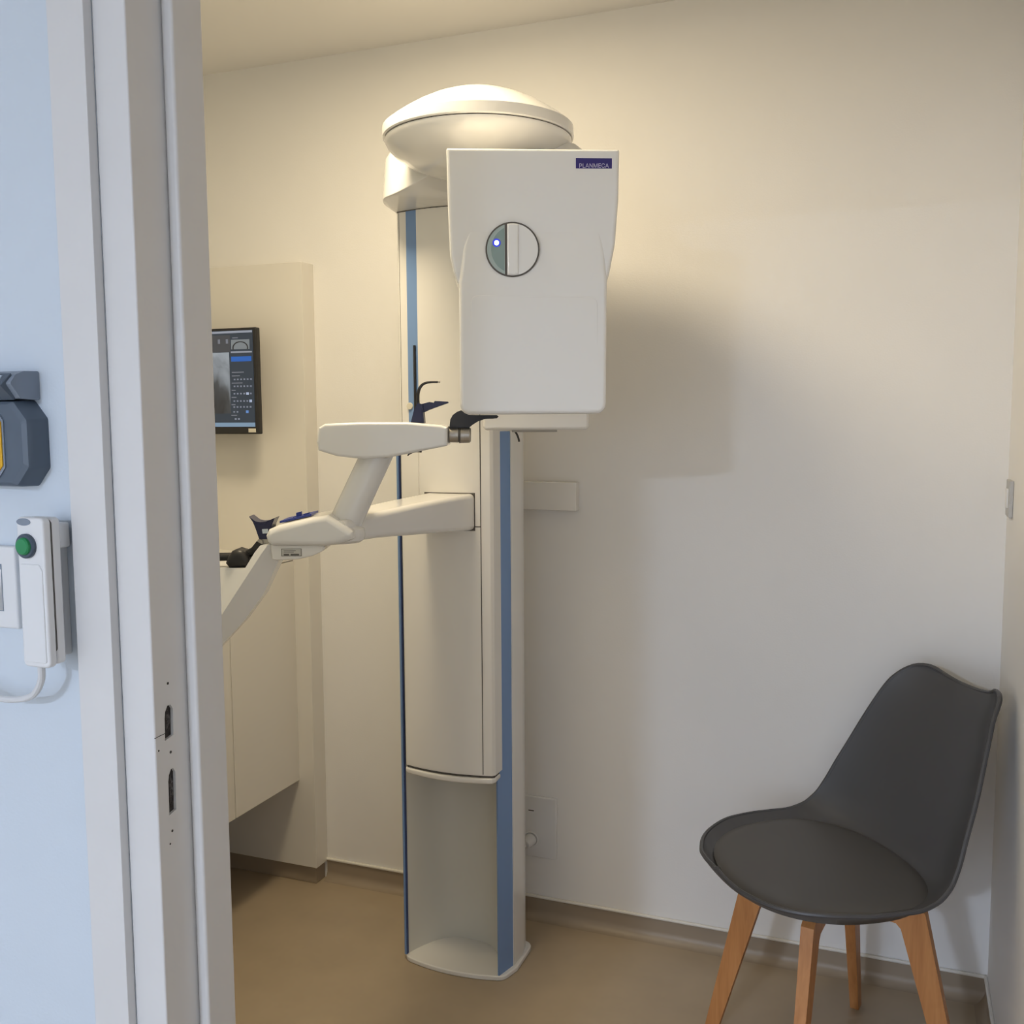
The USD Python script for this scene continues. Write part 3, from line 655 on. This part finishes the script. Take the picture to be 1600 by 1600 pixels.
put('grip_handle', extr(Polygon([(0.1245, 1.4005), (0.1262, 1.4150), (0.131, 1.4235), (0.1385, 1.4290), (0.146, 1.4320), (0.1525, 1.4265), (0.160, 1.4235), (0.176, 1.4228), (0.214, 1.4225), (0.2165, 1.4205), (0.214, 1.4180), (0.190, 1.4165), (0.178, 1.4125), (0.168, 1.4065), (0.160, 1.4005)]).buffer(0.0008), 0.016, 0.044, AO, AA, 0.002), 'black', xu, label='curved black lever above the adjuster knob')
br = put('bite_bracket', cat(extr(Polygon([(0.050, 1.409), (0.0575, 1.436), (0.064, 1.4475), (0.0735, 1.4435), (0.0755, 1.409)]), 0.012, 0.05, AO, AA, 0.002), extr(Polygon([(0.066, 1.4440), (0.086, 1.4490), (0.094, 1.4475), (0.0960, 1.4508), (0.121, 1.4495), (0.1215, 1.4470), (0.086, 1.4345), (0.072, 1.428)]), 0.020, 0.042, AO, AA, 0.001)), 'navy', xu, label='navy bite bracket standing on the head support')
put('bite_rod', tube([kx(a, z) for a, z in ((0.0635, 1.443), (0.0630, 1.459), (0.0650, 1.471), (0.0700, 1.480), (0.0790, 1.4855), (0.0930, 1.4870), (0.1020, 1.4872))], [0.0034, 0.0034, 0.003, 0.0027, 0.0024, 0.002, 0.0018], 10, 8), 'black', br, label='thin curved bite rod')
put('bite_tip', trimesh.Trimesh(*[getattr(trimesh.creation.icosphere(2, 0.0022).apply_translation(kx(0.1045, 1.4875)), q) for q in ('vertices', 'faces')]), 'metal', br)

# ------------------------------------------------------------------ power outlet, plug
op = thing('power_outlet', 'white double power outlet plate low on the wall beside the column', 'power outlet', (-0.934, YB, 0.18))
put('plate', rbox(-1.005, -0.863, YB - 0.010, YB, 0.180, 0.357, 0.004), 'white2', op)
put('socket_ring', lathe([(0.018, 0), (0.0185, 0.004), (0.021, 0.0045), (0.022, 0)], (0, 0, 0), 32).apply_transform(trimesh.geometry.align_vectors([0, 0, 1], [0, -1, 0])).apply_translation((-0.938, YB - 0.0098, 0.232)), 'white2', op)
put('slot', bx(-0.946, -0.930, YB - 0.0104, YB - 0.0096, 0.3135, 0.3165), 'seam', op, label='small dark mark near the top of the plate', smooth=False)
pg = thing('power_plug', 'round white plug pushed into the wall outlet, its cord running behind the column', 'plug', (-0.938, YB - 0.04, 0.232))
put('plug_body', cyl((-0.938, YB - 0.012, 0.232), (-0.942, YB - 0.048, 0.229), 0.0175, 28, 0.013), 'cord', pg)
put('cord', tube([(-0.942, YB - 0.046, 0.229), (-0.948, YB - 0.060, 0.212), (-0.955, YB - 0.062, 0.18), (-0.975, YB - 0.07, 0.12), (-1.02, YB - 0.08, 0.08)], 0.0042, 10, 8), 'cord', pg)

# ------------------------------------------------------------------ switch on the right wall
sw = thing('wall_switch', 'slim pale switch plate seen edge-on on the right wall above the chair', 'switch', (XR, 2.40, 1.19))
put('plate', rbox(XR - 0.009, XR, 2.415, 2.487, 1.192, 1.273, 0.002), 'switchgrey', sw)
put('rocker', rbox(XR - 0.012, XR - 0.008, 2.435, 2.468, 1.212, 1.254, 0.001), 'white2', sw)

# ------------------------------------------------------------------ corridor wall: exposure handset, its holder, light switch, grey box
hh = thing('handset_holder', 'white wall holder behind the exposure handset', 'holder', (-0.925, YF0, 1.14))
put('back_plate', rbox(-0.944, -0.9200, 0.8760, YF0, 1.140, 1.298, 0.002), 'white2', hh)
put('hook', rbox(-0.945, -0.9085, 0.8760, YF0 - 0.006, 1.270, 1.300, 0.003), 'white2', hh)
hs = thing('exposure_handset', 'white exposure handset with a round green button, beside the door frame', 'handset', (-0.925, 0.86, 1.134))
prof = [(-0.0205, 1.309), (0.0205, 1.309), (0.0205, 1.134), (-0.0205, 1.134)]
HO = (-0.9235, 0.849)
put('body', slab_hull(prof, 0.0, 0.0115, 0.003, HO, 0.0, corner=0.007), 'white2', hs)
put('rear_shell', slab_hull([(-0.0195, 1.308), (0.0195, 1.308), (0.0195, 1.136), (-0.0195, 1.136)], 0.0128, 0.026, 0.003, HO, 0.0, corner=0.006), 'white2', hs)
put('shell_seam', slab_hull([(-0.0190, 1.3065), (0.0190, 1.3065), (0.0190, 1.150), (-0.0190, 1.150)], 0.0105, 0.0140, 0.0004, HO, 0.0, corner=0.006), 'seam', hs, label='dark seam between the handset shells')
put('grip_panel', slab_hull([(-0.0165, 1.255), (0.0120, 1.255), (0.0165, 1.248), (0.0165, 1.140), (-0.0165, 1.140)], -0.0012, 0.004, 0.001, HO, 0.0, corner=0.003), 'white2', hs)
put('top_dimple', hull(np.vstack([np.column_stack([-0.932 + 0.0105 * np.cos(t), np.full(24, y), 1.3035 + 0.0042 * np.sin(t)]) for y in (0.8484, 0.853) for t in [np.linspace(0, 2 * np.pi, 24, endpoint=False)]])), 'slate2', hs, label='grey oval opening at the top of the handset')
put('button_ring', cyl((-0.9285, 0.851, 1.276), (-0.9285, 0.8445, 1.276), 0.0142, 32), 'ring', hs, label='dark ring around the button')
put('button', cyl((-0.9285, 0.848, 1.276), (-0.9285, 0.8405, 1.276), 0.0108, 32, 0.0098), 'green', hs, label='round green push button')
put('cord', tube([(-0.930, 0.862, 1.138), (-0.9305, 0.862, 1.126), (-0.9345, 0.864, 1.113), (-0.946, 0.866, 1.098), (-0.965, 0.868, 1.0885), (-1.00, 0.870, 1.0835), (-1.04, 0.872, 1.088), (-1.08, 0.885, 1.11)], [0.0045, 0.0042, 0.004, 0.004, 0.004], 10, 8), 'cord', hs)
ls = thing('light_switch', 'white light switch plate half hidden behind the exposure handset', 'light switch', (-1.04, YF0, 1.165))
put('plate', rbox(-1.085, -0.9955, YF0 - 0.009, YF0, 1.165, 1.267, 0.003), 'white2', ls)
put('rocker', hull([(-1.060, YF0 - 0.0085, 1.187), (-1.0185, YF0 - 0.0085, 1.187), (-1.060, YF0 - 0.0085, 1.244), (-1.0185, YF0 - 0.0085, 1.244), (-1.060, YF0 - 0.0145, 1.190), (-1.0190, YF0 - 0.0145, 1.190), (-1.060, YF0 - 0.0095, 1.243), (-1.024, YF0 - 0.0095, 1.243)]), 'white2', ls, smooth=False)
put('rocker_gap', bx(-1.0608, -1.0178, YF0 - 0.0093, YF0 - 0.0085, 1.1862, 1.2448), 'slate2', ls, smooth=False)
gb = thing('wall_box', 'dark grey wall box with yellow front panel and tilted lid, above the light switch', 'wall box', (-1.02, YF0, 1.34))
def oct_(x0, x1, z0, z1, c):
    return [(x0 + c, z0), (x1 - c, z0), (x1, z0 + c * 1.15), (x1, z1 - c * 1.15), (x1 - c, z1), (x0 + c, z1), (x0, z1 - c * 1.15), (x0, z0 + c * 1.15)]
put('body', hull(np.vstack([np.column_stack([np.array(soft_poly(oct_(-1.094 + i, -0.9405 - i, 1.341 + i * 0.5, 1.443 - i * 0.5, 0.019), 0.006).exterior.coords)[:-1][:, 0], np.full(len(np.array(soft_poly(oct_(-1.094 + i, -0.9405 - i, 1.341 + i * 0.5, 1.443 - i * 0.5, 0.019), 0.006).exterior.coords)) - 1, y), np.array(soft_poly(oct_(-1.094 + i, -0.9405 - i, 1.341 + i * 0.5, 1.443 - i * 0.5, 0.019), 0.006).exterior.coords)[:-1][:, 1]]) for y, i in ((0.900, 0.0), (0.878, 0.001), (0.872, 0.004), (0.870, 0.010))])), 'slate', gb)
put('panel_rim', hull(np.array([(x, y, z) for y in (0.8685, 0.872) for x, z in oct_(-1.055, -0.9775, 1.3505, 1.4335, 0.012)])), 'slate2', gb, smooth=False)
put('yellow_panel', hull(np.array([(x, y, z) for y in (0.8670, 0.871) for x, z in oct_(-1.052, -0.9800, 1.3530, 1.4310, 0.012)])), 'yellow', gb, label='yellow front panel', smooth=False)
lid = Polygon([(0.900, 1.443), (0.900, 1.477), (0.878, 1.4765), (0.866, 1.472), (0.858, 1.462), (0.872, 1.4445)])     # side profile (y, z)
lt = trimesh.creation.extrude_polygon(lid.buffer(-0.003).buffer(0.003, quad_segs=5), 0.138, engine='earcut')
lt.vertices = np.column_stack([lt.vertices[:, 2] - 1.089, lt.vertices[:, 0], lt.vertices[:, 1]]); lt.fix_normals()
put('lid', lt, 'slate2', gb, label='paler tilted lid')
put('lid_flap', hull(np.array([(x, y, z) for x in (-1.090, -0.9600) for y, z in ((0.8560, 1.4660), (0.8525, 1.4590), (0.8700, 1.4430), (0.8735, 1.4440))] + [(-1.09, 0.864, 1.4735), (-0.9555, 0.864, 1.4735)])), 'slate', gb)
put('lid_label', hull(np.array([(x, y, z) for x0, x1 in ((-1.07, -0.9650),) for x in (x0, x1) for y, z in ((0.8590, 1.4706), (0.8610, 1.4712), (0.8535, 1.4634), (0.8560, 1.4630))])), 'palelabel', gb, label='pale label on the lid', smooth=False)

# ------------------------------------------------------------------ the chair
CC, CA = np.array([-0.1079, 2.1506]), -2.54085
cf = np.array([math.cos(CA), math.sin(CA)]); clft = np.array([-cf[1], cf[0]])
def chair_w(v):
    v = np.asarray(v, float)
    xy = CC + v[:, :1] * cf + v[:, 1:2] * clft
    return np.column_stack([xy, v[:, 2]])
ch = thing('side_chair', 'charcoal moulded shell chair with a padded seat and beech legs in the right corner', 'chair', (CC[0], CC[1], 0))
# centre line (forward, height), half width, how far the edges curl up / forward
RIMROWS = np.array([  # rim: forward, height, half width
    [0.2630, 0.4800, 0.0000], [0.2600, 0.4790, 0.0753], [0.2356, 0.4770, 0.1401], [0.1852, 0.4800, 0.2011], [0.1164, 0.4840, 0.2379], [0.0414, 0.4835, 0.2512], [-0.0237, 0.4830, 0.2526], [-0.0700, 0.4935, 0.2500],
    [-0.0982, 0.5145, 0.2459], [-0.1194, 0.5469, 0.2392], [-0.1433, 0.5989, 0.2281], [-0.1750, 0.6657, 0.2126], [-0.2109, 0.7467, 0.1901], [-0.2400, 0.8043, 0.1695], [-0.2640, 0.8313, 0.1534], [-0.2800, 0.8430, 0.1400], [-0.2925, 0.8478, 0.1210], [-0.3035, 0.8450, 0.0960]])
MIDROWS = np.array([  # centre line: forward, height
    [0.2630, 0.4800], [0.2590, 0.4705], [0.2400, 0.4550], [0.1900, 0.4410], [0.1150, 0.4350], [0.0350, 0.4330], [-0.0400, 0.4335], [-0.1000, 0.4400], [-0.1450, 0.4550], [-0.1780, 0.4860],
    [-0.2060, 0.5500], [-0.2340, 0.6350], [-0.2650, 0.7250], [-0.2910, 0.7800], [-0.3050, 0.8040], [-0.3120, 0.8150], [-0.3180, 0.8230], [-0.3220, 0.8280]])
seg = np.concatenate([[0], np.cumsum(np.linalg.norm(np.diff(RIMROWS, axis=0), axis=1))])
UU = seg / seg[-1]
from scipy.interpolate import PchipInterpolator
us = np.unique(np.concatenate([UU[1] * np.linspace(0, 1, 16) ** 2, np.linspace(UU[1], 1, 90)]))
SP = lambda col: PchipInterpolator(UU, col)(us)
rim_w = PchipInterpolator(UU[1:], RIMROWS[1:, 2])(np.maximum(us, UU[1]))
rim_w = np.where(us < UU[1], RIMROWS[1, 2] * np.sqrt(np.maximum(us, 0) / UU[1]) ** 1.0, rim_w); rim_w[0] = 0.0015
cols = [SP(MIDROWS[:, 0]), SP(MIDROWS[:, 1]), rim_w, SP(RIMROWS[:, 1] - MIDROWS[:, 1]), SP(RIMROWS[:, 0] - MIDROWS[:, 0])]
NV = 45
vs = np.sin(np.linspace(-np.pi / 2, np.pi / 2, NV))
top_pts = np.zeros((len(us), NV, 3))
for j, v in enumerate(vs):
    k = abs(v) ** 2.6
    top_pts[:, j, 0] = cols[0] + cols[4] * k
    top_pts[:, j, 1] = v * cols[2]
    top_pts[:, j, 2] = cols[1] + cols[3] * k
du = np.gradient(top_pts, axis=0); dv = np.gradient(top_pts, axis=1)
nrm = np.cross(du, dv); ln = np.linalg.norm(nrm, axis=2, keepdims=True); nrm = nrm / np.maximum(ln, 1e-12)
mid = nrm[len(us) // 3, NV // 2]
if mid[2] < 0:
    nrm = -nrm
th = 0.0065
bot_pts = top_pts - nrm * th
# rolled rim: the underside is pulled outwards a little at the edge
nu = len(us)
V = np.vstack([top_pts.reshape(-1, 3), bot_pts.reshape(-1, 3)])
idx = np.arange(nu * NV).reshape(nu, NV); F = []
for i in range(nu - 1):
    for j in range(NV - 1):
        a, b, c, d = idx[i, j], idx[i, j + 1], idx[i + 1, j + 1], idx[i + 1, j]
        F += [[a, b, c], [a, c, d]]
        o = nu * NV
        F += [[a + o, c + o, b + o], [a + o, d + o, c + o]]
loop = [idx[0, j] for j in range(NV)] + [idx[i, NV - 1] for i in range(1, nu)] + [idx[nu - 1, j] for j in range(NV - 2, -1, -1)] + [idx[i, 0] for i in range(nu - 2, 0, -1)]
o = nu * NV
for a, b in zip(loop, loop[1:] + loop[:1]):
    F += [[a, a + o, b + o], [a, b + o, b]]
shell = trimesh.Trimesh(chair_w(V), F, process=False); shell.fix_normals()
put('shell', shell, 'charcoal', ch, smooth=50)
# rim bead following the shell edge
rim_idx = np.array(loop)
rim = ((top_pts + bot_pts) / 2).reshape(-1, 3)[rim_idx]
keep = [0]
for i in range(1, len(rim)):
    if np.linalg.norm(rim[i] - rim[keep[-1]]) > 0.006:
        keep.append(i)
rim = rim[keep]; rim = np.vstack([rim, rim[:1]])
put('rim', tube(chair_w(rim), 0.0048, 8, 0), 'charcoal', ch)
# seat pad
rr = np.concatenate([np.linspace(0, 0.9, 12), [0.94, 0.97, 0.99, 1.0]])
an = np.linspace(0, 2 * np.pi, 72, endpoint=False)
PV = []
for r in rr:
    f = 0.044 + 0.199 * r * np.sign(np.cos(an)) * np.abs(np.cos(an)) ** 0.86; l = 0.233 * r * np.sign(np.sin(an)) * np.abs(np.sin(an)) ** 0.9 * (1 - 0.06 * np.cos(an))
    z = 0.466 + 0.004 * (1 - r ** 2) - 0.006 * (max(0, r - 0.88) / 0.12) ** 2 + 0.006 * (l / 0.2) ** 2 * r + 0.006 * np.maximum(0, -np.cos(an)) ** 2 * r
    PV.append(np.column_stack([f, l, z]))
lowr = PV[-1].copy(); lowr[:, 2] -= 0.018; lowr[:, :2] = (lowr[:, :2] - [0.050, 0]) * 0.96 + [0.050, 0]
PV.append(lowr); PV.append(np.column_stack([np.full(72, 0.050), np.zeros(72), np.full(72, 0.437)]))
Vp = np.vstack(PV); Fp = []
for i in range(len(PV) - 1):
    for j in range(72):
        a, b = i * 72 + j, i * 72 + (j + 1) % 72
        Fp += [[a, b, b + 72], [a, b + 72, a + 72]]
pad = trimesh.Trimesh(chair_w(Vp), Fp, process=True); pad.fix_normals()
put('seat_pad', pad, 'cushion', ch, label='padded charcoal seat cushion', smooth=60)
put('seat_base', tm(hull(chair_w(np.vstack([ring(0.01, 0, 0.19, 0.19, 0.440), ring(0.01, 0, 0.17, 0.175, 0.424), ring(0.01, 0, 0.14, 0.15, 0.412), ring(0.01, 0, 0.12, 0.13, 0.409)])))), 'charcoal', ch)
for sx_, sy_ in ((1, 1), (1, -1), (-1, 1), (-1, -1)):
    leg = Polygon([(0.012, 0.414), (0.176, 0.414), (0.190, 0.406), (0.280, 0.0), (0.250, 0.0), (0.144, 0.362), (0.134, 0.372), (0.012, 0.382)])
    a = math.atan2(sy_, sx_)
    t = trimesh.creation.extrude_polygon(leg.buffer(-0.003).buffer(0.003, quad_segs=4), 0.026, engine='earcut')
    t.apply_translation((0, 0, -0.013))
    v = t.vertices
    rad = v[:, 0]; zz = v[:, 1]; tt = v[:, 2] * (0.75 + 0.25 * zz / 0.41)
    t.vertices = chair_w(np.column_stack([rad * math.cos(a) - tt * math.sin(a), rad * math.sin(a) + tt * math.cos(a), zz]))
    t.fix_normals()
    put('leg', t, 'beech', ch)
